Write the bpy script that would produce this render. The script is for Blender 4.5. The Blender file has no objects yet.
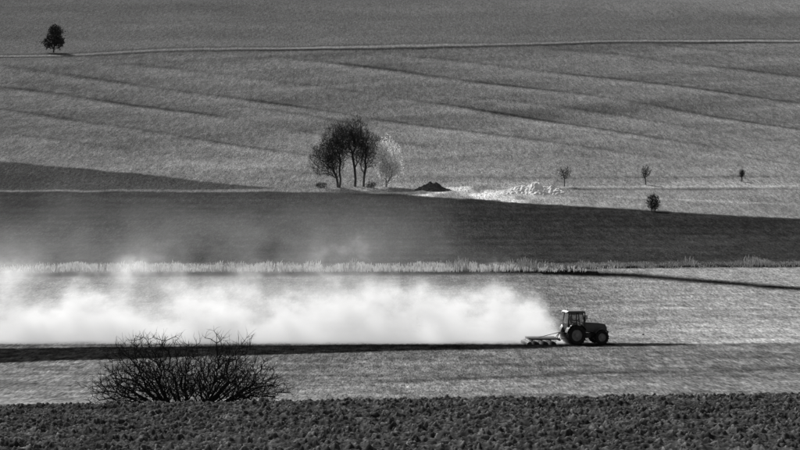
import bpy, bmesh, math, numpy as np
from mathutils import Vector, Matrix
rng = np.random.default_rng(7)
scene = bpy.context.scene
scene.view_settings.view_transform = 'Standard'
scene.view_settings.look = 'None'
scene.view_settings.exposure = 0

# ------------------------------------------------------------------ helpers
def link(o, parent=None):
    scene.collection.objects.link(o)
    if parent: o.parent = parent
    return o

def np_mesh(name, verts, faces, mat=None, smooth=False, parent=None):
    verts = np.asarray(verts, dtype=np.float32); faces = np.asarray(faces, dtype=np.int32)
    n = faces.shape[1]
    me = bpy.data.meshes.new(name)
    me.vertices.add(len(verts)); me.vertices.foreach_set("co", verts.ravel())
    me.loops.add(faces.size); me.loops.foreach_set("vertex_index", faces.ravel())
    me.polygons.add(len(faces))
    me.polygons.foreach_set("loop_start", np.arange(0, faces.size, n, dtype=np.int32))
    me.polygons.foreach_set("use_smooth", np.full(len(faces), smooth))
    me.update(calc_edges=True)
    if mat: me.materials.append(mat)
    return link(bpy.data.objects.new(name, me), parent)

def lattice(seed, n=256):
    return np.random.default_rng(seed).random((n, n))
def vnoise(x, y, seed):
    L = lattice(seed); n = 256
    xi = np.floor(x).astype(int); yi = np.floor(y).astype(int)
    fx = x - xi; fy = y - yi
    fx = fx*fx*(3-2*fx); fy = fy*fy*(3-2*fy)
    a = L[xi % n, yi % n]; b = L[(xi+1) % n, yi % n]; c = L[xi % n, (yi+1) % n]; d = L[(xi+1) % n, (yi+1) % n]
    return (a*(1-fx)+b*fx)*(1-fy) + (c*(1-fx)+d*fx)*fy
def sstep(a, b, x):
    t = np.clip((x-a)/(b-a), 0, 1); return t*t*(3-2*t)

def simple_mat(name, v, rough=0.8, var=0.25, scale=3.0, metallic=0.0, spec=0.3, trans=0.0):
    m = bpy.data.materials.new(name); m.use_nodes = True
    nt = m.node_tree; b = nt.nodes["Principled BSDF"]
    b.inputs["Roughness"].default_value = rough; b.inputs["Metallic"].default_value = metallic
    b.inputs["Specular IOR Level"].default_value = spec
    tc = nt.nodes.new("ShaderNodeTexCoord"); no = nt.nodes.new("ShaderNodeTexNoise")
    no.inputs["Scale"].default_value = scale; no.inputs["Detail"].default_value = 4
    mr = nt.nodes.new("ShaderNodeMapRange")
    mr.inputs["From Min"].default_value = 0.3; mr.inputs["From Max"].default_value = 0.7
    mr.inputs["To Min"].default_value = v*(1-var); mr.inputs["To Max"].default_value = v*(1+var)
    nt.links.new(tc.outputs["Object"], no.inputs["Vector"]); nt.links.new(no.outputs["Fac"], mr.inputs["Value"])
    nt.links.new(mr.outputs["Result"], b.inputs["Base Color"])
    if trans:
        t = nt.nodes.new("ShaderNodeBsdfTranslucent"); mx = nt.nodes.new("ShaderNodeMixShader")
        nt.links.new(mr.outputs["Result"], t.inputs["Color"]); mx.inputs[0].default_value = trans
        nt.links.new(b.outputs[0], mx.inputs[1]); nt.links.new(t.outputs[0], mx.inputs[2])
        nt.links.new(mx.outputs[0], nt.nodes["Material Output"].inputs["Surface"])
    return m

# ------------------------------------------------------------------ terrain profile
KY = [-400, -60, 0, 40, 80, 120, 135, 150, 180, 200, 250, 300, 340, 400, 480, 560, 640, 700, 800, 950, 1200, 1500, 1900, 2600, 4000, 6000]
KZ = [ 8, -1.5, -3, -6.7, -10, -13.1, -15.2, -16.95, -19.8, -21.6, -24.8, -27, -28.6, -30.0, -31.2, -30.8, -29, -26.8, -20.8, -10.5, 10, 37.5, 72, 112, 140, 150]
PY = np.arange(-400, 6000, 1.0)
PZ0 = np.interp(PY, KY, KZ)
def smooth(a, w):
    k = np.hanning(w+2)[1:-1]; k /= k.sum()
    return np.convolve(np.pad(a, w//2, mode='edge'), k, mode='valid')[:len(a)]
wgt = sstep(190, 330, PY)
PZ = smooth(PZ0, 13)*(1-wgt) + smooth(PZ0, 81)*wgt
def height(x, y):
    z = np.interp(y, PY, PZ)
    z = z + 0.0135*x*(1-sstep(125, 175, y))*sstep(-60, 60, y)
    z = z + (vnoise(x/45+9, y/70+3, 5)-0.5)*1.3*sstep(700, 950, y)
    return z

P = math.atan(-0.05); F = 3000.0
cp, sp = math.cos(P), math.sin(P)
def slope_row(v):
    dv = (225-np.asarray(v, float))/F
    return (sp+dv*cp)/(cp-dv*sp)
YV = np.arange(170, 5900, 0.5); TV = np.maximum.accumulate(np.interp(YV, PY, PZ)/YV)
def row_y(v): return np.interp(slope_row(v), TV, YV)
def spot(u, v):
    y = float(row_y(v)); x = (u-400)/F*y
    return x, y, float(height(np.array(x), np.array(y)))
def curve(pts):
    """field boundary as world polyline y(x)"""
    us = np.array([p[0] for p in pts], float); vs = np.array([p[1] for p in pts], float)
    uu = np.linspace(us[0], us[-1], 400); vv = np.interp(uu, us, vs)
    if len(pts) > 2:
        k = np.hanning(43)[1:-1]; k /= k.sum()
        ext = np.concatenate([vv[0]-(vv[1]-vv[0])*np.arange(20, 0, -1), vv, vv[-1]+(vv[-1]-vv[-2])*np.arange(1, 21)])
        vv = np.convolve(ext, k, mode='valid')
    yy = row_y(vv); xx = (uu-400)/F*yy
    o = np.argsort(xx)
    return xx[o], yy[o]

# ------------------------------------------------------------------ ground grid
s_d = np.linspace(-0.143, 0.143, 1040)
s_o = 0.143 + np.cumsum(np.linspace(0.001, 0.13, 34))
S = np.concatenate([-s_o[::-1], s_d, s_o])
vr = np.arange(408, -14, -0.75)
Y = np.unique(np.concatenate([np.linspace(-300, 70, 16), np.arange(74, 126, 0.08), np.linspace(126.2, 176, 60),
                    row_y(vr), np.linspace(1620, 5500, 26)]))
Y = Y[np.concatenate([[True], np.diff(Y) > 0.01])]
W = np.where(Y < 60, 60, Y)
X2 = S[None, :]*W[:, None]; Y2 = np.repeat(Y[:, None], len(S), 1)
Z2 = height(X2, Y2)
# ploughed clods in the near field, real relief
fg = (1-sstep(120, 128, Y2))*sstep(60, 74, Y2)
xr, yr = X2 + 0.25*Y2, Y2 - 0.1*X2
c1 = np.abs(vnoise(xr/0.26, yr/0.42, 11)-0.5)*2
c2 = vnoise(xr/0.10+5, yr/0.2, 12)
c3 = vnoise(xr/0.05+5, yr/0.12, 13)
c0 = vnoise(xr/1.1, yr/1.0, 14); c5 = vnoise(xr/0.15+40, yr/0.26+7, 15)
clod = sstep(.5, .85, c5)
Z2 = Z2 + fg*(0.07*c2*(0.5+c0) + 0.06*(1-c1)*c0 + 0.045*c3 + 0.085*clod*(.4+c2)*(.4+c0) + 0.04*np.sin(yr*2*math.pi/1.9))
mid = sstep(176, 190, Y2)*(1-sstep(500, 600, Y2))
Z2 = Z2 + mid*0.07*(vnoise(X2/0.25, Y2/1.0, 15)-0.5)

def srgb(g):
    c = np.asarray(g, float)/255.0
    return np.where(c < 0.04045, c/12.92, ((c+0.055)/1.055)**2.4)
dpx = np.interp(Y2, YV[1:], np.maximum((YV[1]-YV[0])/np.maximum(np.diff(TV)*F, 1e-4), 0.1))
dpx = np.where(Y2 < 180, 1.0, np.clip(dpx, 0.3, 8))
wob = (vnoise(X2/6, Y2/9000, 21)-0.5)*1.0 + (vnoise(X2/1.5, Y2/9000, 22)-0.5)*0.6
def below(c, soft=1.0, rough=1.0):
    """1 where the land is nearer than the boundary"""
    yb = np.interp(X2, c[0], c[1])
    return np.clip((yb-Y2)/(dpx*soft)+0.5+wob*rough, 0, 1)
def paint(T, m, val): return T*(1-m)+val*m
PATH = [(-400,64),(0,57),(200,50.5),(400,47),(600,43),(800,41),(1200,36)]
c_path = curve(PATH)
T = 92 + 22*sstep(-80, 200, X2)*sstep(1250, 1450, Y2) + 10*(vnoise(X2/120, Y2/60, 33)-.5)
c_bandA = curve([(-400,40),(0,24),(300,22),(520,10),(800,14),(1200,16)])
T = paint(T, below(c_bandA, 8), 95+ 10*(vnoise(X2/100, Y2/30, 34)-.5))
hill = 97 + 10*sstep(-60, 160, X2) + 18*(1-sstep(740, 980, Y2)) - 6*(1-sstep(-130, -50, X2))
rx, ry = X2*.80+Y2*.6, Y2*.8-X2*.6   # cultivation direction is oblique
hill = hill + 18*(vnoise(rx/200, ry/34, 31)-0.5) + 13*(vnoise(rx/90, ry/15, 32)-0.5) + 9*(vnoise(rx/60, ry/5, 35)-0.5) + 12*(vnoise(X2/70, Y2/120, 36)-.5)
hill = hill + 12*(vnoise(X2/1.6, Y2/12, 37)-.5) + 10*(vnoise(X2/.7, Y2/6, 38)-.5)
T = paint(T, below(c_path, 1.2), hill)
def line(T, pts, w, dv, soft=1.0, off=0.0, mod=None, fade=False):
    c = curve(pts); yb = np.interp(X2, c[0], c[1], left=-1e5, right=-1e5)
    d = (yb-Y2)/dpx + wob*0.4 - off
    g = np.exp(-(d/w)**2)
    if mod is None: mod = 0.35+1.0*vnoise(X2/35, Y2/80, int(abs(pts[0][1])) % 50+40)
    if fade:
        a, b_ = c[0][0], c[0][-1]; f = (b_-a)*.22
        mod = mod*sstep(a, a+f, X2)*(1-sstep(b_-f*.6, b_, X2) if pts[-1][0] < 790 else 1)
        mod = mod*(.55+.65*sstep(.2, .75, vnoise(X2/22+pts[0][1], Y2/90, 77)))
    return T + dv*g*mod
T = line(T, PATH, 1.0, 40, off=-1.2); T = line(T, PATH, 1.0, -55, off=0.8)
T = line(T, [(0,54),(200,48),(400,44),(600,41),(800,38)], 0.7, -25, off=0)
tl = [ ([(60,60),(150,65),(300,82),(450,105),(600,128),(830,166)],1),
       ([(270,56),(380,68),(500,84),(620,101),(830,133)],1),
       ([(380,52),(470,61),(590,76),(830,106)],.9),
       ([(-60,78),(60,92),(180,111),(310,133),(480,153)],.8),
       ([(-60,60),(100,78),(240,98),(400,122),(560,143),(720,165)],.85),
       ([(520,46),(640,57),(830,79)],.7),
       ([(-60,100),(120,127),(300,154),(420,168)],.55),
       ([(-60,126),(150,152),(260,168),(380,180)],.45),
       ([(640,44),(830,60)],.5), ([(420,92),(620,114),(830,149)],.45), ([(200,100),(340,121),(470,138)],.35),
       ([(540,124),(700,150),(830,170)],.4) ]
for p, k in tl:
    T = line(T, p, 1.3, -34*k, fade=True); T = line(T, p, 3.2, 14*k, off=3.8, fade=True); T = line(T, p, 5, -10*k, off=-4, fade=True)
T = line(T, [(120,160),(300,168),(500,172),(800,170)], 3.5, 12, fade=True)
T = line(T, [(260,183),(400,184),(800,183)], 2.0, 14, fade=True)
T = line(T, [(300,176),(560,178),(830,176)], 1.0, -14, fade=True)
# dark triangular field and the long dark field
c_tri = curve([(-400,120),(0,161),(120,172),(278,189)])
tri = below(c_tri, 1.2)*np.where(X2 < c_tri[0][-1], 1, 0)
T = paint(T, tri, 66 + 10*(vnoise(X2/8, Y2/30, 51)-0.5))
c_l0 = curve([(-400,190),(0,190.3),(280,189),(360,187.5),(460,186.5),(560,186.5),(800,185),(1200,183)])
pale = 122 + 24*(vnoise(X2/5, Y2/14, 52)-0.5) + 75*np.exp(-((X2-14)/22)**2)*sstep(.25,.7,vnoise(X2/3, Y2/9, 58)) - 12*(1-sstep(-30,0,X2))
T = paint(T, below(c_l0, 1.0), pale)
T = line(T, [(560,187),(800,186)], 1.0, 40); T = line(T, [(560,189.5),(800,189)], 0.9, -30)
T = line(T, [(380,190.5),(520,191.5),(600,196),(800,205)], 1.2, 22)
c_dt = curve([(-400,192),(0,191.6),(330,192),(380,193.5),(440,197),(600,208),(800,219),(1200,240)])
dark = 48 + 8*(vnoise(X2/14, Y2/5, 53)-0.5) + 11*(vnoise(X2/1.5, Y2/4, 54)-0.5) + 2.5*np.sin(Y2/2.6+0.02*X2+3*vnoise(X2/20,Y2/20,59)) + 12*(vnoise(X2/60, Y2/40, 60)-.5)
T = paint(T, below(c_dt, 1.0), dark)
c_db = curve([(-400,263),(0,263),(500,263),(800,261),(1200,259)])
T = paint(T, below(c_db, 1.0), 74+25*(vnoise(X2/3, Y2/3, 55)-0.5))
c_f1 = curve([(-400,271),(0,271),(560,269),(800,267),(1200,266)])
m1 = 110 + 28*sstep(15, 40, X2) + 22*(vnoise(X2/9, Y2/5, 56)-0.5) + 24*(vnoise(X2/2, Y2/2, 57)-0.5) + 12*(1-sstep(310, 380, Y2))
m1 = m1 - 14*sstep(400, 470, Y2)*(1-sstep(15, 40, X2))
T = paint(T, below(c_f1, 1.0), m1)
T = line(T, [(-400,275),(0,275),(300,273.5),(560,271.5),(600,273)], 2.2, -90, mod=1)
T = line(T, [(540,271.5),(640,276),(700,281),(800,289),(1100,313)], 2.5, -114, mod=1)
T = line(T, [(560,268),(800,266)], 1.2, -60, mod=1)
for (v0, v1, d_) in [(296,295,-16),(303,301,-10),(309,308,12),(316,318,-16),(324,323,-10),(331,329,14),(338,337,-12)]:
    T = line(T, [(520,v0),(640,v0-.6),(830,v1)], 1.3, d_, fade=True)
# fresh tilled strip
c_p0 = curve([(-400,350),(0,348.5),(200,346),(540,342.5),(690,343),(705,344.2)])
c_p1 = curve([(-400,372),(0,363),(200,356.5),(400,351),(560,347.5),(690,344.8),(705,344.2)])
lo = 104 + 18*(vnoise(X2/12, Y2/4, 61)-0.5) + 26*(vnoise(X2/3.0, Y2/2.6, 62)-0.5) + 28*(vnoise(X2/.7, Y2/3.5, 66)-0.5) + 14*(1-sstep(190, 250, Y2))
c_l1 = curve([(-400,345),(0,345),(540,344),(690,344),(800,343),(1200,342)])
T = paint(T, below(c_l1, 1.0), lo)
inx = np.where(X2 < c_p0[0][-1], 1, 0)
T = paint(T, below(c_p0, 0.8)*(1-below(c_p1, 1.0))*inx, 16+26*(vnoise(X2/.8, Y2/1.6, 63)))
T = line(T, [(300,384),(480,378),(620,372),(830,368)], 1.8, -26, fade=True); T = line(T, [(280,392),(830,380)], 2.5, 14, fade=True)
T = line(T, [(420,366),(640,361),(830,356)], 1.4, -16, fade=True); T = line(T, [(-30,378),(300,372)], 2.5, 14, fade=True)
T = line(T, [(240,400),(500,396),(830,392)], 2.0, -14, fade=True)
# near ploughed field
near = 1-sstep(124, 134, Y2)
nt_ = 52 + 26*(vnoise(xr/0.9, yr/0.9, 64)-0.5) + 44*clod*(c3-.1) + 26*(c2-0.5) + 22*(c3-.5)
T = paint(T, near, nt_)
KLIGHT = 0.80
ALB = np.clip(srgb(np.clip(T, 10, 230))/KLIGHT, 0.005, 0.75)

R, C = X2.shape
idx = np.arange(R*C).reshape(R, C)
faces = np.stack([idx[:-1, :-1], idx[:-1, 1:], idx[1:, 1:], idx[1:, :-1]], -1).reshape(-1, 4)

gm = bpy.data.materials.new("farmland_soil"); gm.use_nodes = True
nt = gm.node_tree; b = nt.nodes["Principled BSDF"]
b.inputs["Roughness"].default_value = 1.0; b.inputs["Specular IOR Level"].default_value = 0.0
at = nt.nodes.new("ShaderNodeAttribute"); at.attribute_name = "soil_tone"
tc = nt.nodes.new("ShaderNodeTexCoord")
def noise_node(sx, sy, detail, rough=0.6):
    mp = nt.nodes.new("ShaderNodeMapping"); mp.inputs["Scale"].default_value = (sx, sy, sy)
    n = nt.nodes.new("ShaderNodeTexNoise"); n.inputs["Scale"].default_value = 1; n.inputs["Detail"].default_value = detail
    n.inputs["Roughness"].default_value = rough
    nt.links.new(tc.outputs["Object"], mp.inputs["Vector"]); nt.links.new(mp.outputs["Vector"], n.inputs["Vector"])
    return n
def rng_node(src, a, b_, c, d):
    m = nt.nodes.new("ShaderNodeMapRange")
    for k, v in zip(("From Min","From Max","To Min","To Max"), (a, b_, c, d)): m.inputs[k].default_value = v
    nt.links.new(src, m.inputs["Value"]); return m.outputs["Result"]
def mul(a, b_):
    m = nt.nodes.new("ShaderNodeMath"); m.operation = 'MULTIPLY'
    nt.links.new(a, m.inputs[0])
    if isinstance(b_, float): m.inputs[1].default_value = b_
    else: nt.links.new(b_, m.inputs[1])
    return m.outputs[0]
n1 = noise_node(3.0, 0.22, 3, .8); n2 = noise_node(1.1, 0.08, 4, .75); n3 = noise_node(0.03, 0.02, 3); n4 = noise_node(9.0, 0.45, 1, .5)
k = mul(mul(rng_node(n1.outputs["Fac"], .25, .75, .4, 1.6), rng_node(n2.outputs["Fac"], .3, .7, .68, 1.32)), rng_node(n3.outputs["Fac"], .3, .7, .9, 1.1))
k = mul(k, rng_node(n4.outputs["Fac"], .25, .75, .4, 1.6))
nt.links.new(mul(at.outputs["Fac"], k), b.inputs["Base Color"])
ground = np_mesh("ground", np.stack([X2, Y2, Z2], -1).reshape(-1, 3), faces, gm, smooth=True)
a_ = ground.data.attributes.new("soil_tone", 'FLOAT', 'POINT')
a_.data.foreach_set("value", ALB.astype(np.float32).ravel())

# ------------------------------------------------------------------ vegetation
def tubes(p0, p1, r0, r1, k=3):
    d = p1-p0; L = np.linalg.norm(d, axis=1, keepdims=True)+1e-9; d = d/L
    up = np.where(np.abs(d[:, 2:3]) > 0.9, np.array([[1., 0, 0]]), np.array([[0, 0, 1.]]))
    a = np.cross(d, up); a /= np.linalg.norm(a, axis=1, keepdims=True)+1e-9
    b_ = np.cross(d, a); vs = []
    for i in range(k):
        t = 2*math.pi*i/k; o = a*math.cos(t)+b_*math.sin(t)
        vs.append(p0+o*r0[:, None])
    for i in range(k):
        t = 2*math.pi*i/k; o = a*math.cos(t)+b_*math.sin(t)
        vs.append(p1+o*r1[:, None])
    V = np.stack(vs, 1); n = len(p0)
    base = (np.arange(n)*2*k)[:, None]
    fs = [np.concatenate([base+i, base+(i+1) % k, base+k+(i+1) % k, base+k+i], 1) for i in range(k)]
    return V.reshape(-1, 3), np.concatenate(fs, 0)

def woody(name, base, stems, ellipsoids, n_pts, seed, mat, twigs=3, twig_len=0.6, twig_r=0.02, tip_r=0.03,
          alpha=0.35, expo=2.3, shell=0.35, trunk_sides=6, leaves=0, leaf_size=0.2, leaf_mat=None, leaf_spread=0.5, max_r=None, up=.35):
    """bare tree: attractors in the crown joined by a balanced spanning tree; pipe-model radii"""
    g = np.random.default_rng(seed)
    pts = []
    tot = sum(e[3]*e[4]*e[5] for e in ellipsoids)
    for (cx, cy, cz, ax, ay, az) in ellipsoids:
        m = int(n_pts*ax*ay*az/tot)
        d = g.normal(size=(m, 3)); d /= np.linalg.norm(d, axis=1, keepdims=True)
        r = g.random((m, 1))**shell
        r *= 0.78 + 0.40*vnoise(d[:, :1]*3+7+cx, d[:, 2:]*3+9, seed+1)
        pts.append(d*r*np.array([[ax, ay, az]])+np.array([[cx, cy, cz]]))
    pts = np.concatenate(pts, 0); pts = pts[pts[:, 2] > 0.12]
    nodes = []; par = []
    for st in stems:
        prev = -1
        for q in st:
            nodes.append(q); par.append(prev); prev = len(nodes)-1
    nodes = list(map(np.array, nodes)); plen = [0.0]*len(nodes)
    for i, p in enumerate(par):
        if p >= 0: plen[i] = plen[p]+np.linalg.norm(nodes[i]-nodes[p])
    n = len(pts); best = np.full(n, 1e9); bp = np.zeros(n, int); done = np.zeros(n, bool)
    def relax(i):
        nonlocal best, bp
        d = np.linalg.norm(pts-nodes[i], axis=1)
        pen = np.maximum(0, nodes[i][2]-pts[:, 2])*0.6
        c = d + alpha*plen[i] + pen
        m = (c < best) & ~done
        best = np.where(m, c, best); bp = np.where(m, i, bp)
    for i in range(len(nodes)):
        if par[i] >= 0 : relax(i)
    for _ in range(n):
        j = int(np.argmin(np.where(done, 1e9, best))); done[j] = True
        p = int(bp[j]); nodes.append(pts[j]); par.append(p); plen.append(plen[p]+np.linalg.norm(pts[j]-nodes[p]))
        relax(len(nodes)-1)
    N = np.array(nodes); par = np.array(par)
    acc = np.zeros(len(N)); kids = np.zeros(len(N), int)
    for i in range(len(N)-1, -1, -1):
        if kids[i] == 0: acc[i] = tip_r**expo
        if par[i] >= 0: acc[par[i]] += acc[i]; kids[par[i]] += 1
    rad = acc**(1/expo)
    if max_r: rad = np.minimum(rad, max_r)
    e = np.where(par >= 0)[0]
    p0 = N[par[e]]; p1 = N[e]; r1 = rad[e]; r0 = np.minimum(rad[par[e]], r1*1.35)
    V1, F1 = tubes(p0, p1, r0, r1, trunk_sides if len(e) < 2500 else 4)
    tip = np.where(kids <= 1)[0]
    q = np.repeat(N[tip], twigs, 0); dirn = np.repeat(N[tip]-N[np.maximum(par[tip], 0)], twigs, 0)
    dirn /= np.linalg.norm(dirn, axis=1, keepdims=True)+1e-9
    dirn = dirn*0.8 + g.normal(size=dirn.shape)*0.55 + np.array([[0, 0, up]])
    dirn /= np.linalg.norm(dirn, axis=1, keepdims=True)
    L = twig_len*(0.4+g.random((len(q), 1)))
    mid_ = q+dirn*L*0.55; end = mid_ + (dirn+g.normal(size=dirn.shape)*0.3)*L*0.45
    o = np.full(len(q), twig_r)
    V2, F2 = tubes(q, mid_, o, o*0.75, 3); V3, F3 = tubes(mid_, end, o*0.75, o*0.3, 3)
    V = np.concatenate([V1, V2, V3]); Fq = np.concatenate([F1, F2+len(V1), F3+len(V1)+len(V2)])
    root = bpy.data.objects.new(name, None); link(root); root.location = base
    np_mesh("branches", V, Fq, mat, parent=root)
    if leaves:
        src = N[tip]; cidx = g.integers(0, len(src), leaves)
        c = src[cidx] + g.normal(size=(leaves, 3))*leaf_spread
        a = g.normal(size=(leaves, 3)); a /= np.linalg.norm(a, axis=1, keepdims=True)
        b2 = np.cross(a, g.normal(size=(leaves, 3))); b2 /= np.linalg.norm(b2, axis=1, keepdims=True)
        sz = leaf_size*(0.5+g.random((leaves, 1)))
        LV = np.stack([c-a*sz*0.5, c+b2*sz*0.35, c+a*sz*0.5, c-b2*sz*0.35], 1).reshape(-1, 3)
        np_mesh("leaves", LV, np.arange(leaves*4).reshape(-1, 4), leaf_mat, parent=root)
    return root

bark = simple_mat("bark", 0.03, 0.9, 0.4, 2, spec=.1)
bark_far = simple_mat("bark_weathered", 0.06, 0.9, 0.4, 1, spec=.1)
bark_pale = simple_mat("bark_pale", 0.25, 0.9, 0.4, 1, spec=.1)
leaf_dark = simple_mat("dark_foliage", 0.04, 0.8, 0.4, 1)
blossom = simple_mat("blossom", 0.85, 0.8, 0.1, 1, trans=.5)
straw = simple_mat("dry_straw", 0.30, 0.8, 0.4, 0.5, trans=.3)
reed = simple_mat("pale_reed", 0.50, 0.8, 0.25, 0.5, trans=.4)

x, y, z = spot(338, 187.5)
woody("bare_tree", (x, y, z-0.1), [[(0,0,0),(-.1,0,1.2),(-.3,0,2.4),(-1.0,0,3.9)],[(0.4,0,0),(.6,.1,2),(.3,0,3.9),(.5,0,5.6)]],
      [(-2.1,0,6.8,4.9,4.2,4.9),(-.3,0,10.6,3.9,3.8,4.4)], 2000, 3, bark_far, 6, 0.9, 0.016, 0.020, expo=2.2, shell=.5, max_r=.42)
x, y, z = spot(355, 187)
woody("bare_tree", (x, y+1, z-0.1), [[(0,0,0),(.1,0,2),(-.1,0,4.5),(-.5,0,6.8)],[(2.0,0,0),(2.1,0,2.2),(2.5,0,4.6),(2.4,0,6.4)]],
      [(-.7,0,11.8,4.5,4,4.9),(2.5,0,8.6,3.9,4,5.0)], 2200, 4, bark_far, 6, 0.9, 0.016, 0.020, expo=2.2, shell=.5, max_r=.42)
x, y, z = spot(386, 187)
woody("blossoming_tree", (x, y, z-0.1), [[(0,0,0),(.1,0,1.0),(0,0,2.0),(.1,0,3.2)]],
      [(0.2,0,6.8,2.9,2.8,4.9),(.7,0,4.2,3.1,2.6,2.8)], 420, 5, bark_pale, 3, 0.6, 0.02, 0.03, leaves=10500, leaf_size=0.24, leaf_mat=blossom, leaf_spread=0.42, max_r=.2)
for (u, v, w, h, sd) in [(321,187.5,3.0,1.3,21),(371,187.5,2.6,1.3,22)]:
    x, y, z = spot(u, v)
    woody("scrub_bush", (x, y-1, z-0.1), [[(0,0,0),(0,0,.3)],[(.4,0,0),(.6,0,.3)]], [(0,0,h*.45,w*.5,1,h*.6)], 160, sd, bark, 4, .35, .03, .02)
for (u, v, h, w, sd) in [(564.5,186.5,4.7,2.3,31),(645.5,184.5,4.3,1.7,32),(742,181.5,2.9,.9,33)]:
    x, y, z = spot(u, v)
    woody("small_bare_tree", (x, y, z-0.1), [[(0,0,0),(.05,0,h*.18),(0,0,h*.34)]], [(0,0,h*.70,w*.75,w*.7,h*.34),(0,0,h*.55,w*.5,w*.5,h*.2)], 170, sd, bark_far, 4, .55, .02, .02, shell=.6, max_r=.12)
x, y, z = spot(653.5, 211.5)
woody("round_bush", (x, y, z-0.1), [[(0,0,0),(0,0,.4)],[(.3,0,0),(.4,0,.5)],[(-.3,0,0),(-.4,0,.5)]], [(0,0,1.9,1.3,1.2,1.7)], 340, 35, bark_far, 4, .5, .03, .02, leaves=250, leaf_size=.22, leaf_mat=leaf_dark, leaf_spread=.25)
x, y, z = spot(54, 51)
woody("lone_tree", (x, y, z-0.1), [[(0,0,0),(0.2,0,1.5),(.3,0,3.2)]], [(.9,0,7.6,2.9,2.8,3.6),(-1.5,0,3.9,2.8,2.6,2.3),(1.8,0,4.2,2.7,2.3,2.6)], 700, 36, bark_far, 4, .8, .04, .035, leaves=2600, leaf_size=.5, leaf_mat=leaf_dark, leaf_spread=.5, max_r=.3)

# big bare bush just behind the crest of the near field
yb = 131.0; xb = (187-400)/F*yb; zb = float(height(np.array(xb), np.array(yb)))
g = np.random.default_rng(77); stems = []
for i in range(24):
    cx = g.uniform(-1.4, 1.4); lean = cx*.6+g.normal()*.3; y0 = g.uniform(-.6, .6)
    stems.append([(cx*0.75, y0*.5, 0), (cx*0.75+lean*.45, y0*.7, .42), (cx*.75+lean*1.1, y0, .85), (cx*.75+lean*1.75, y0*1.3, 1.3)])
woody("bare_bush", (xb, yb, zb-0.05), stems,
      [(-1.4,0,1.7,2.4,1.7,1.85),(1.65,0,1.6,2.4,1.6,1.8),(0,0,1.1,4.1,1.6,1.3),(-2.8,0,1.0,1.6,1.2,1.2),(2.9,0,1.0,1.6,1.2,1.2)], 2700, 41, bark, 3, .42, .0085, .0115, alpha=.38, expo=2.4, shell=.5, max_r=.055)

# ------------------------------------------------------------------ grasses / reeds
def blades(name, x, y, h, w, mat, seed, lean=0.15, plume=0.0, parent=None):
    g = np.random.default_rng(seed); n = len(x); z = height(x, y)-0.03
    ang = g.uniform(0, math.pi, n); dx = np.cos(ang)*w*.5; dy = np.sin(ang)*w*.5
    lx = g.normal(size=n)*lean*h; ly = g.normal(size=n)*lean*h
    k = 0.6+plume
    V = np.stack([np.stack([x-dx*.5, y-dy*.5, z], 1), np.stack([x+dx*.5, y+dy*.5, z], 1),
                  np.stack([x+lx*.6+dx*k*1.6, y+ly*.6+dy*k*1.6, z+h*.75], 1), np.stack([x+lx, y+ly, z+h], 1),
                  np.stack([x+lx*.6-dx*k*1.6, y+ly*.6-dy*k*1.6, z+h*.75], 1)], 1).reshape(-1, 3)
    F_ = (np.arange(n)*5)[:, None]+np.arange(5)[None]
    return np_mesh(name, V, F_, mat, parent=parent)
g = np.random.default_rng(5)
n = 26000
u = g.uniform(-60, 620, n); dens = np.interp(u, [-60, 40, 70, 240, 300, 420, 520, 620], [.05, .12, .8, 1, .6, .8, .4, .03])
dens = dens*(.06+.94*sstep(.2, .8, vnoise(u/9, u*0, 71)*.5+.5*vnoise(u/2.8, u*0, 74)))
keep = g.random(n) < dens; u = u[keep]; y = float(row_y(270.5))+g.uniform(-5, 7, len(u)); x = (u-400)/F*y
h = (0.4+1.1*vnoise(x/1.6, y*0.2, 72))*g.uniform(.35, 1.1, len(u))*np.interp(u, [-60, 300, 500, 620], [1.0, 1.05, .9, .6])
blades("reed_bed", x, y, h, np.full(len(u), .08), reed, 6, .18, .4)
n = 9000
u = g.uniform(-80, 900, n); y = row_y(np.interp(u, [0, 560, 800], [271.5, 268, 265.5]))+g.uniform(-5, 9, n); x = (u-400)/F*y
keep = g.random(n) < .15+sstep(.3, .7, vnoise(x/1.7, y*0, 75)); x = x[keep]; y = y[keep]
h = (0.2+1.3*vnoise(x/2.5, y*0, 73)**2)*g.uniform(.4, 1.2, len(x))
blades("dry_grass_strip", x, y, h, np.full(len(x), .09), straw, 8, .2, .1)
n = 1500
u = g.uniform(300, 580, n); y = row_y(g.uniform(188, 192.5, n)); x = (u-400)/F*y
blades("rough_grass", x, y, g.uniform(.1, .3, n), np.full(n, .15), straw, 9, .3)

# ------------------------------------------------------------------ mounds
def mound(name, u, v, w, d, h, mat, seed, peaks):
    x0, y0, z0 = spot(u, v)
    n = 80; a = np.linspace(-1, 1, n); A, B = np.meshgrid(a, a)
    Hh = np.zeros_like(A)
    for (pa, pb, ph, pr) in peaks: Hh = np.maximum(Hh, ph*np.clip(1-np.sqrt(((A-pa)/pr)**2+((B-pb)/max(pr,.5))**2), 0, 1))
    Hh = Hh*(0.7+.6*vnoise(A*7+3, B*7+3, seed)) + .22*(vnoise(A*20+30, B*20+30, seed+1)-.4)*(Hh > .02)
    Xw = x0+A*w/2; Yw = y0+B*d/2; Zw = height(Xw, Yw)+Hh*h-0.06
    i = np.arange(n*n).reshape(n, n)
    f = np.stack([i[:-1, :-1], i[:-1, 1:], i[1:, 1:], i[1:, :-1]], -1).reshape(-1, 4)
    return np_mesh(name, np.stack([Xw, Yw, Zw], -1).reshape(-1, 3), f, mat)
mound("earth_mound", 433, 190.5, 9.5, 9, 2.0, simple_mat("dark_earth", .06, .95, .4, 1.2, spec=.05), 81, [(-.05,0,1,.9),(.45,.1,.45,.5)])
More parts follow.
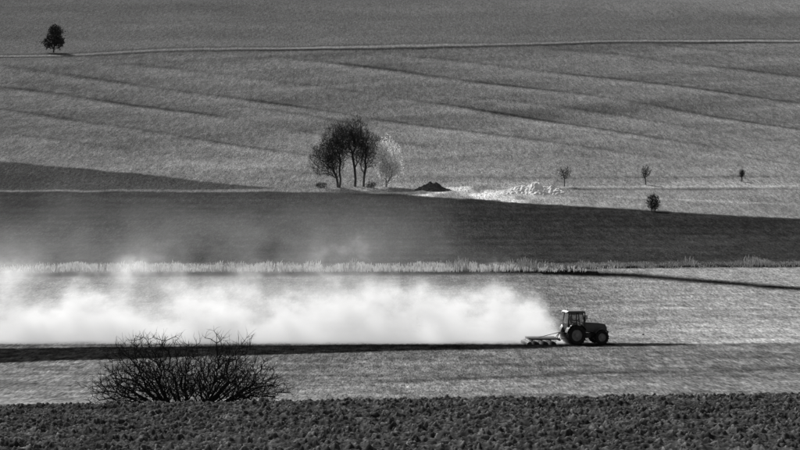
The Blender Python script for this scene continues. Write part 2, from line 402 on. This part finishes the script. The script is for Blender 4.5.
mound("rubble_heap", 533, 192.5, 15, 22, 2.3, simple_mat("pale_rubble", .85, .9, .15, 1.3), 83, [(.1,0,1,.62),(-.35,.1,.75,.5),(.55,0,.65,.45),(-.7,.0,.4,.3)])
mound("gravel_bank", 402, 193, 17, 8, .6, simple_mat("pale_gravel", .6, .9, .4, 1.3), 85, [(-.5,0,.8,.5),(.1,0,.7,.5),(.55,0,1,.4)])

# ------------------------------------------------------------------ tractor
def bm_obj(name, bm, mat, parent, bevel=0.0, smooth=False):
    me = bpy.data.meshes.new(name); bmesh.ops.recalc_face_normals(bm, faces=bm.faces)
    bm.to_mesh(me); bm.free(); me.materials.append(mat)
    if smooth:
        for p in me.polygons: p.use_smooth = True
    o = link(bpy.data.objects.new(name, me), parent)
    if bevel:
        m = o.modifiers.new("bevel", 'BEVEL'); m.width = bevel; m.segments = 2; m.limit_method = 'ANGLE'
    return o
def box(bm, x0, x1, y0, y1, z0, z1):
    v = [bm.verts.new(c) for c in [(x0,y0,z0),(x1,y0,z0),(x1,y1,z0),(x0,y1,z0),(x0,y0,z1),(x1,y0,z1),(x1,y1,z1),(x0,y1,z1)]]
    for f in [(0,1,2,3),(4,5,6,7),(0,1,5,4),(1,2,6,5),(2,3,7,6),(3,0,4,7)]: bm.faces.new([v[i] for i in f])
def prism(bm, prof, y0, y1, inset=0.0, ztop=None):
    a = [bm.verts.new((p[0], y0, p[1])) for p in prof]; c = [bm.verts.new((p[0], y1, p[1])) for p in prof]
    bm.faces.new(a); bm.faces.new(c[::-1]); n = len(prof)
    for i in range(n): bm.faces.new([a[i], a[(i+1) % n], c[(i+1) % n], c[i]])
def rod(bm, p0, p1, r, k=8, r2=None):
    p0, p1 = Vector(p0), Vector(p1); d = p1-p0
    m = Matrix.Translation((p0+p1)/2) @ d.to_track_quat('Z', 'Y').to_matrix().to_4x4()
    bmesh.ops.create_cone(bm, cap_ends=True, segments=k, radius1=r, radius2=r if r2 is None else r2, depth=d.length, matrix=m)
paint_m = simple_mat("tractor_paint", .05, .4, .3, 2, spec=.5)
dark_m = simple_mat("dark_steel", .02, .5, .3, 3, spec=.4)
rubber = simple_mat("tyre_rubber", .02, .85, .4, 5, spec=.2)
rim_m = simple_mat("wheel_rim", .2, .5, .3, 3)
light_m = simple_mat("lamp_lens", .7, .2, .1, 3)
glass = bpy.data.materials.new("cab_glass"); glass.use_nodes = True
gb = glass.node_tree.nodes["Principled BSDF"]; gb.inputs["Base Color"].default_value = (.15,.15,.15,1)
gb.inputs["Roughness"].default_value = .05; gb.inputs["Alpha"].default_value = .5
def wheel(parent, name, cx, cy, r, w, lugs):
    e = bpy.data.objects.new(name, None); link(e, parent); e.location = (cx, cy, r)
    bm = bmesh.new(); prof = [(r*.58,-w*.40),(r*.66,-w*.5),(r*.86,-w*.52),(r*.95,-w*.42),(r*.965,0),(r*.95,w*.42),(r*.86,w*.52),(r*.66,w*.5),(r*.58,w*.40)]
    K = 40; rings = []
    for i in range(K):
        t = 2*math.pi*i/K
        rings.append([bm.verts.new((q*math.cos(t), o, q*math.sin(t))) for q, o in prof])
    for i in range(K):
        A_, B_ = rings[i], rings[(i+1) % K]
        for j in range(len(prof)): bm.faces.new([A_[j], A_[(j+1) % len(prof)], B_[(j+1) % len(prof)], B_[j]])
    for i in range(lugs):
        for sgn in (-1, 1):
            t = 2*math.pi*(i+(.5 if sgn > 0 else 0))/lugs; dt = .16
            pts = []
            for (tt, yy) in [(t, sgn*.02*w), (t+.06, sgn*.02*w), (t+dt+.06, sgn*w*.5), (t+dt, sgn*w*.5)]:
                for rr in (r*.93, r*1.0): pts.append(bm.verts.new((rr*math.cos(tt), yy, rr*math.sin(tt))))
            p = pts
            for f in [(1,3,5,7),(0,1,3,2),(2,3,5,4),(4,5,7,6),(6,7,1,0)]: bm.faces.new([p[q] for q in f])
    bm_obj("tyre", bm, rubber, e)
    bm = bmesh.new()
    for (r0, r1, o0, o1) in [(r*.6, r*.56, -w*.36, -w*.1), (r*.56, r*.2, -w*.1, -w*.16), (r*.6, r*.56, w*.36, w*.1), (r*.56, r*.2, w*.1, w*.16)]:
        a = [bm.verts.new((r0*math.cos(2*math.pi*i/32), o0, r0*math.sin(2*math.pi*i/32))) for i in range(32)]
        c = [bm.verts.new((r1*math.cos(2*math.pi*i/32), o1, r1*math.sin(2*math.pi*i/32))) for i in range(32)]
        for i in range(32): bm.faces.new([a[i], a[(i+1) % 32], c[(i+1) % 32], c[i]])
    rod(bm, (0,-w*.34,0), (0,w*.34,0), r*.21, 16)
    bm_obj("rim", bm, rim_m, e)
xt, yt, zt = spot(573.5, 344)
tractor = bpy.data.objects.new("tractor", None); link(tractor); tractor.location = (xt, yt, zt-0.04)
tractor.rotation_euler = (0, 0, math.radians(16)); tractor.scale = (1.06, 1.06, 1.09)
for cy, nm in ((-.98, "rear_wheel_near"), (.98, "rear_wheel_far")): wheel(tractor, nm, 0, cy, .93, .58, 20)
for cy, nm in ((-.95, "front_wheel_near"), (.95, "front_wheel_far")): wheel(tractor, nm, 2.55, cy, .68, .46, 17)
bm = bmesh.new()
prism(bm, [(.85,1.15),(3.05,1.0),(3.22,1.15),(3.25,1.55),(3.1,1.83),(2.4,1.97),(.85,2.08)], -.42, .42)
bm_obj("hood", bm, paint_m, tractor, .07)
bm = bmesh.new()
box(bm, -.5, 1.0, -.35, .35, .65, 1.25); box(bm, 1.0, 3.1, -.28, .28, .62, 1.05)
rod(bm, (0,-.8,.93), (0,.8,.93), .17, 12); rod(bm, (2.55,-.8,.68), (2.55,.8,.68), .1, 10)
box(bm, 3.1, 3.4, -.4, .4, .62, 1.08); box(bm, .55, 1.5, -.8, -.4, .62, 1.05); box(bm, .55, 1.5, .4, .8, .62, 1.05)
box(bm, 3.24, 3.30, -.3, .3, 1.16, 1.5)
rod(bm, (-.5,-.3,.7), (-1.35,-.42,.55), .045); rod(bm, (-.5,.3,.7), (-1.35,.42,.55), .045); rod(bm, (-.5,0,1.15), (-1.3,0,1.05), .04)
for i in range(3): box(bm, .75+.05*i, 1.1, -1.02, -.8, .42+.27*i, .46+.27*i)
bm_obj("chassis", bm, dark_m, tractor, .015)
bm = bmesh.new()
def arc_sheet(cx, cz, r, t0, t1, y0, y1, th=.04, n=14):
    for i in range(n):
        a0 = math.radians(t0+(t1-t0)*i/n); a1 = math.radians(t0+(t1-t0)*(i+1)/n)
        v = []
        for (a, rr) in ((a0, r), (a1, r), (a1, r+th), (a0, r+th)):
            for yy in (y0, y1): v.append(bm.verts.new((cx+rr*math.cos(a), yy, cz+rr*math.sin(a))))
        for f in [(0,2,3,1),(4,6,7,5),(0,2,4,6),(1,3,5,7)]: bm.faces.new([v[q] for q in f])
for sg in (-1, 1):
    y0, y1 = sorted((sg*.62, sg*1.28)); arc_sheet(0, .93, 1.03, 25, 165, y0, y1)
    y0, y1 = sorted((sg*.72, sg*1.18)); arc_sheet(2.55, .68, .76, 35, 150, y0, y1)
bm_obj("mudguards", bm, paint_m, tractor)
bm = bmesh.new()
prism(bm, [(-.75,1.3),(.9,1.2),(.95,1.75),(-.2,1.78),(-.8,2.0)], -.72, .72)
for sg in (-1, 1):
    yb0 = sg*.74; yt0 = sg*.66
    for (xa, xb_) in ((-.78,-.62),(.12,.1),(.95,.72)): rod(bm, (xa, yb0, 1.7), (xb_, yt0, 2.95), .06, 6)
    rod(bm, (-.66,yt0,2.86), (.74,yt0,2.86), .05, 6)
bm_obj("cab_frame", bm, dark_m, tractor, .01)
bm = bmesh.new(); prism(bm, [(-.86,2.92),(.92,2.92),(.98,3.0),(.85,3.12),(-.7,3.14),(-.9,3.04)], -.78, .78); bm_obj("roof", bm, paint_m, tractor, .05)
bm = bmesh.new()
def quad(*c): bm.faces.new([bm.verts.new(q) for q in c])
for sg in (-1, 1): quad((-.76,sg*.73,1.78),(.93,sg*.73,1.76),(.73,sg*.655,2.9),(-.63,sg*.655,2.9))
quad((.94,-.7,1.76),(.94,.7,1.76),(.73,.63,2.9),(.73,-.63,2.9)); quad((-.78,-.7,2.0),(-.78,.7,2.0),(-.63,.63,2.9),(-.63,-.63,2.9))
bm_obj("windows", bm, glass, tractor)
bm = bmesh.new()
rod(bm, (1.02,-.5,1.9), (1.02,-.5,3.0), .055, 10); rod(bm, (1.02,-.5,2.15), (1.02,-.5,2.7), .09, 10); rod(bm, (1.02,-.5,3.0), (.95,-.5,3.12), .045, 8)
for sg in (-1, 1):
    rod(bm, (.8,sg*.7,2.7), (1.0,sg*1.12,2.72), .02, 6); box(bm, .97, 1.01, min(sg*1.02,sg*1.22), max(sg*1.02,sg*1.22), 2.35, 2.75)
box(bm, -.5, 0, -.25, .25, 1.78, 1.9); box(bm, -.6, -.48, -.25, .25, 1.9, 2.5)
rod(bm, (.75,0,1.75), (.55,0,2.2), .03, 6); rod(bm, (.5,0,2.17), (.58,0,2.23), .19, 14)
bm_obj("exhaust_mirrors_seat", bm, dark_m, tractor)
bm = bmesh.new()
for yy in (-.3, .3): box(bm, 3.26, 3.31, yy-.09, yy+.09, 1.52, 1.62)
for yy in (-.55, .55): box(bm, .95, 1.02, yy-.1, yy+.1, 2.94, 3.04); box(bm, -.95, -.89, yy-.1, yy+.1, 2.94, 3.04)
rod(bm, (-.4,.4,3.14), (-.4,.4,3.3), .06, 8)
bm_obj("lamps", bm, light_m, tractor)
me = bpy.data.meshes.new("driver")
jv = [(-.22,0,1.98),(-.24,0,2.25),(-.22,0,2.46),(-.2,0,2.56),(-.18,0,2.72),(-.22,-.2,2.43),(0,-.27,2.2),(.28,-.2,2.22),(.42,-.14,2.24),
      (-.22,.2,2.43),(0,.27,2.2),(.28,.2,2.22),(.42,.14,2.24),(-.1,-.12,1.96),(.3,-.14,1.98),(.36,-.14,1.84),(-.1,.12,1.96),(.3,.14,1.98),(.36,.14,1.84)]
je = [(0,1),(1,2),(2,3),(3,4),(2,5),(5,6),(6,7),(7,8),(2,9),(9,10),(10,11),(11,12),(0,13),(13,14),(14,15),(0,16),(16,17),(17,18)]
jr = [.15,.16,.13,.06,.11,.07,.055,.045,.035,.07,.055,.045,.035,.1,.075,.06,.1,.075,.06]
me.from_pydata(jv, je, []); me.materials.append(simple_mat("work_clothes", .1, .9, .2, 4))
drv = link(bpy.data.objects.new("driver", me), tractor)
drv.modifiers.new("skin", 'SKIN')
for i, r_ in enumerate(jr): me.skin_vertices[0].data[i].radius = (r_, r_)
me.skin_vertices[0].data[0].use_root = True
drv.modifiers.new("sub", 'SUBSURF').levels = 1

xh, yh = xt-1.4, yt-0.4; zh = float(height(np.array(xt-3.0), np.array(yt)))
har = bpy.data.objects.new("disc_harrow", None); link(har); har.location = (xh, yh, zh-0.12); har.rotation_euler = (0,0,math.radians(8))
bm = bmesh.new()
for yy in (-1.5, -.5, .5, 1.5): box(bm, -3.2, -.2, yy-.05, yy+.05, .72, .84)
for xx in (-3.1, -2.1, -1.2, -.3): box(bm, xx-.05, xx+.05, -1.8, 1.8, .62, .72)
rod(bm, (.1,-.42,.58), (-.3,-.45,.75), .05); rod(bm, (.1,.42,.58), (-.3,.45,.75), .05)
rod(bm, (-.3,-.4,.8), (.05,0,1.35), .05); rod(bm, (-.3,.4,.8), (.05,0,1.35), .05); rod(bm, (.05,0,1.35), (-2.1,0,.85), .04)
for xx in (-.6, -1.4, -2.3):
    for j in range(9):
        yy = -1.75+j*.43; rod(bm, (xx,yy,.68), (xx-.22,yy,.35), .025, 6)
        rod(bm, (xx-.25,yy-.03,.27), (xx-.2,yy+.03,.27), .25, 16, .22)
rod(bm, (-3.35,-1.8,.3), (-3.35,1.8,.3), .26, 18)
for yy in (-1.6, 1.6): rod(bm, (-3.35,yy,.35), (-3.0,yy,.72), .04)
bm_obj("frame_discs_roller", bm, dark_m, har)

x, y, z = spot(644, 335); post = bpy.data.objects.new("marker_post", None); link(post); post.location = (x, y, z)
bm = bmesh.new(); rod(bm, (0,0,-.1), (0,0,.8), .10, 10, .09); rod(bm, (0,0,.8), (0,0,.9), .09, 10, .01)
bm_obj("shaft", bm, simple_mat("white_post", .85, .5, .1, 2, trans=.4), post)
bm = bmesh.new(); rod(bm, (0,0,.0), (0,0,.12), .11, 10); bm_obj("foot", bm, dark_m, post)

# ------------------------------------------------------------------ dust cloud (true volume)
xe = xt-.9
gz = float(height(np.array(0.), np.array(300.))); gsl = float(height(np.array(0.), np.array(315.))-height(np.array(0.), np.array(297.)))/18
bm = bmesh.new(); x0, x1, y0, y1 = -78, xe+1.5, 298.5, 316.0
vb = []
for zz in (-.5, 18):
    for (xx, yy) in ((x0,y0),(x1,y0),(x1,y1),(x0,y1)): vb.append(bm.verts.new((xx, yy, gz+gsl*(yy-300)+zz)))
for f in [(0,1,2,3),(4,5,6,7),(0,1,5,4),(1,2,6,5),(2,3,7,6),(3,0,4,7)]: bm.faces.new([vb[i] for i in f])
dm = bpy.data.materials.new("airborne_dust"); dm.use_nodes = True
nt = dm.node_tree; nt.nodes.clear()
out = nt.nodes.new("ShaderNodeOutputMaterial"); pv = nt.nodes.new("ShaderNodeVolumePrincipled")
pv.inputs["Color"].default_value = (1,1,1,1); pv.inputs["Anisotropy"].default_value = 0.62
pv.inputs["Absorption Color"].default_value = (1,1,1,1)
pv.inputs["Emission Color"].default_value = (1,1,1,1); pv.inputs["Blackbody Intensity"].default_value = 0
nt.links.new(pv.outputs[0], out.inputs["Volume"])
tc = nt.nodes.new("ShaderNodeTexCoord"); sx = nt.nodes.new("ShaderNodeSeparateXYZ"); nt.links.new(tc.outputs["Object"], sx.inputs[0])
def M(op, a, b_=None, c=None, clamp=False):
    m = nt.nodes.new("ShaderNodeMath"); m.operation = op; m.use_clamp = clamp
    for i, v in enumerate((a, b_, c)):
        if v is None: continue
        if isinstance(v, (int, float)): m.inputs[i].default_value = v
        else: nt.links.new(v, m.inputs[i])
    return m.outputs[0]
def SM(v, a, b_, lo=0., hi=1.):
    m = nt.nodes.new("ShaderNodeMapRange"); m.interpolation_type = 'SMOOTHSTEP'
    m.inputs["From Min"].default_value = a; m.inputs["From Max"].default_value = b_
    m.inputs["To Min"].default_value = lo; m.inputs["To Max"].default_value = hi
    nt.links.new(v, m.inputs["Value"]); return m.outputs["Result"]
X, Yn, Zn = sx.outputs
hN = M('SUBTRACT', M('SUBTRACT', Zn, gz), M('MULTIPLY', M('SUBTRACT', Yn, 300.), gsl))
D = M('SUBTRACT', xe+.6, X)
def nz(sc, detail, rough, off, dist=0.):
    mp = nt.nodes.new("ShaderNodeMapping"); mp.inputs["Scale"].default_value = sc; mp.inputs["Location"].default_value = off
    n = nt.nodes.new("ShaderNodeTexNoise"); n.inputs["Scale"].default_value = 1; n.inputs["Detail"].default_value = detail
    n.inputs["Roughness"].default_value = rough; n.inputs["Distortion"].default_value = dist
    nt.links.new(tc.outputs["Object"], mp.inputs[0]); nt.links.new(mp.outputs[0], n.inputs["Vector"]); return n.outputs["Fac"]
nA = nz((.19,.10,.24), 4, .62, (3,1,2)); nB = nz((.075,.04,.06), 1, .5, (8,2,5))
top = M('MULTIPLY', M('SUBTRACT', 1., M('EXPONENT', M('MULTIPLY', M('MAXIMUM', D, 0.), -.35))), M('ADD', 3.8, M('MULTIPLY', nB, 8.4)))
q = M('ADD', M('SUBTRACT', 1., M('DIVIDE', hN, M('MAXIMUM', top, .2))), M('MULTIPLY', M('SUBTRACT', nA, .5), 2.5))
core = SM(q, -.3, 1.2)
core = M('MULTIPLY', core, M('MULTIPLY', core, core))
ycore = M('MULTIPLY', SM(Yn, yt-2.4, yt+.2), SM(Yn, 305., 312., 1., 0.))
gate = M('MULTIPLY', SM(D, -.5, 1.4), SM(hN, -.3, .1))
core = M('MULTIPLY', M('MULTIPLY', core, ycore), M('MULTIPLY', gate, .42))
hz = M('MULTIPLY', M('EXPONENT', M('MULTIPLY', M('MAXIMUM', hN, 0.), -.11)), SM(M('ADD', M('MULTIPLY', nB, .55), M('MULTIPLY', nA, .45)), .36, .66))
hz = M('MULTIPLY', M('MULTIPLY', hz, SM(D, 2., 30.)), M('MULTIPLY', SM(hN, 18., 9.), M('MULTIPLY', SM(Yn, 298.5, 303), .055)))
dens = M('ADD', core, hz)
nt.links.new(dens, pv.inputs["Density"])
# added glow in the plume core, proportional to density, standing in for multiple scattering
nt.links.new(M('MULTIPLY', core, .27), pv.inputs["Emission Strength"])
dm.cycles.volume_step_rate = 0.28
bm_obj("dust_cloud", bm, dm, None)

# ------------------------------------------------------------------ light
el = math.radians(30); az = math.atan2(-.38, .92)
sun_dir = Vector((math.sin(az)*math.cos(el), math.cos(az)*math.cos(el), math.sin(el)))
sd = bpy.data.lights.new("sun", 'SUN'); sd.energy = 5.0; sd.angle = math.radians(.5); sd.color = (1,.995,.985)
so = link(bpy.data.objects.new("sun", sd)); so.rotation_euler = sun_dir.to_track_quat('Z', 'Y').to_euler(); so.location = (0,0,100)
w = bpy.data.worlds.new("World"); scene.world = w; w.use_nodes = True
nt = w.node_tree; bg = nt.nodes["Background"]; sky = nt.nodes.new("ShaderNodeTexSky"); sky.sky_type = 'NISHITA'
sky.sun_disc = False; sky.sun_elevation = el; sky.sun_rotation = az
bw = nt.nodes.new("ShaderNodeRGBToBW"); nt.links.new(sky.outputs[0], bw.inputs[0]); nt.links.new(bw.outputs[0], bg.inputs[0])
bg.inputs[1].default_value = 0.085

cam = bpy.data.cameras.new("camera"); cam.lens = F/800*36; cam.sensor_width = 36; cam.clip_end = 12000; cam.clip_start = .5
co = link(bpy.data.objects.new("camera", cam)); co.location = (0,0,0); co.rotation_euler = (math.pi/2+P, 0, 0)
scene.camera = co
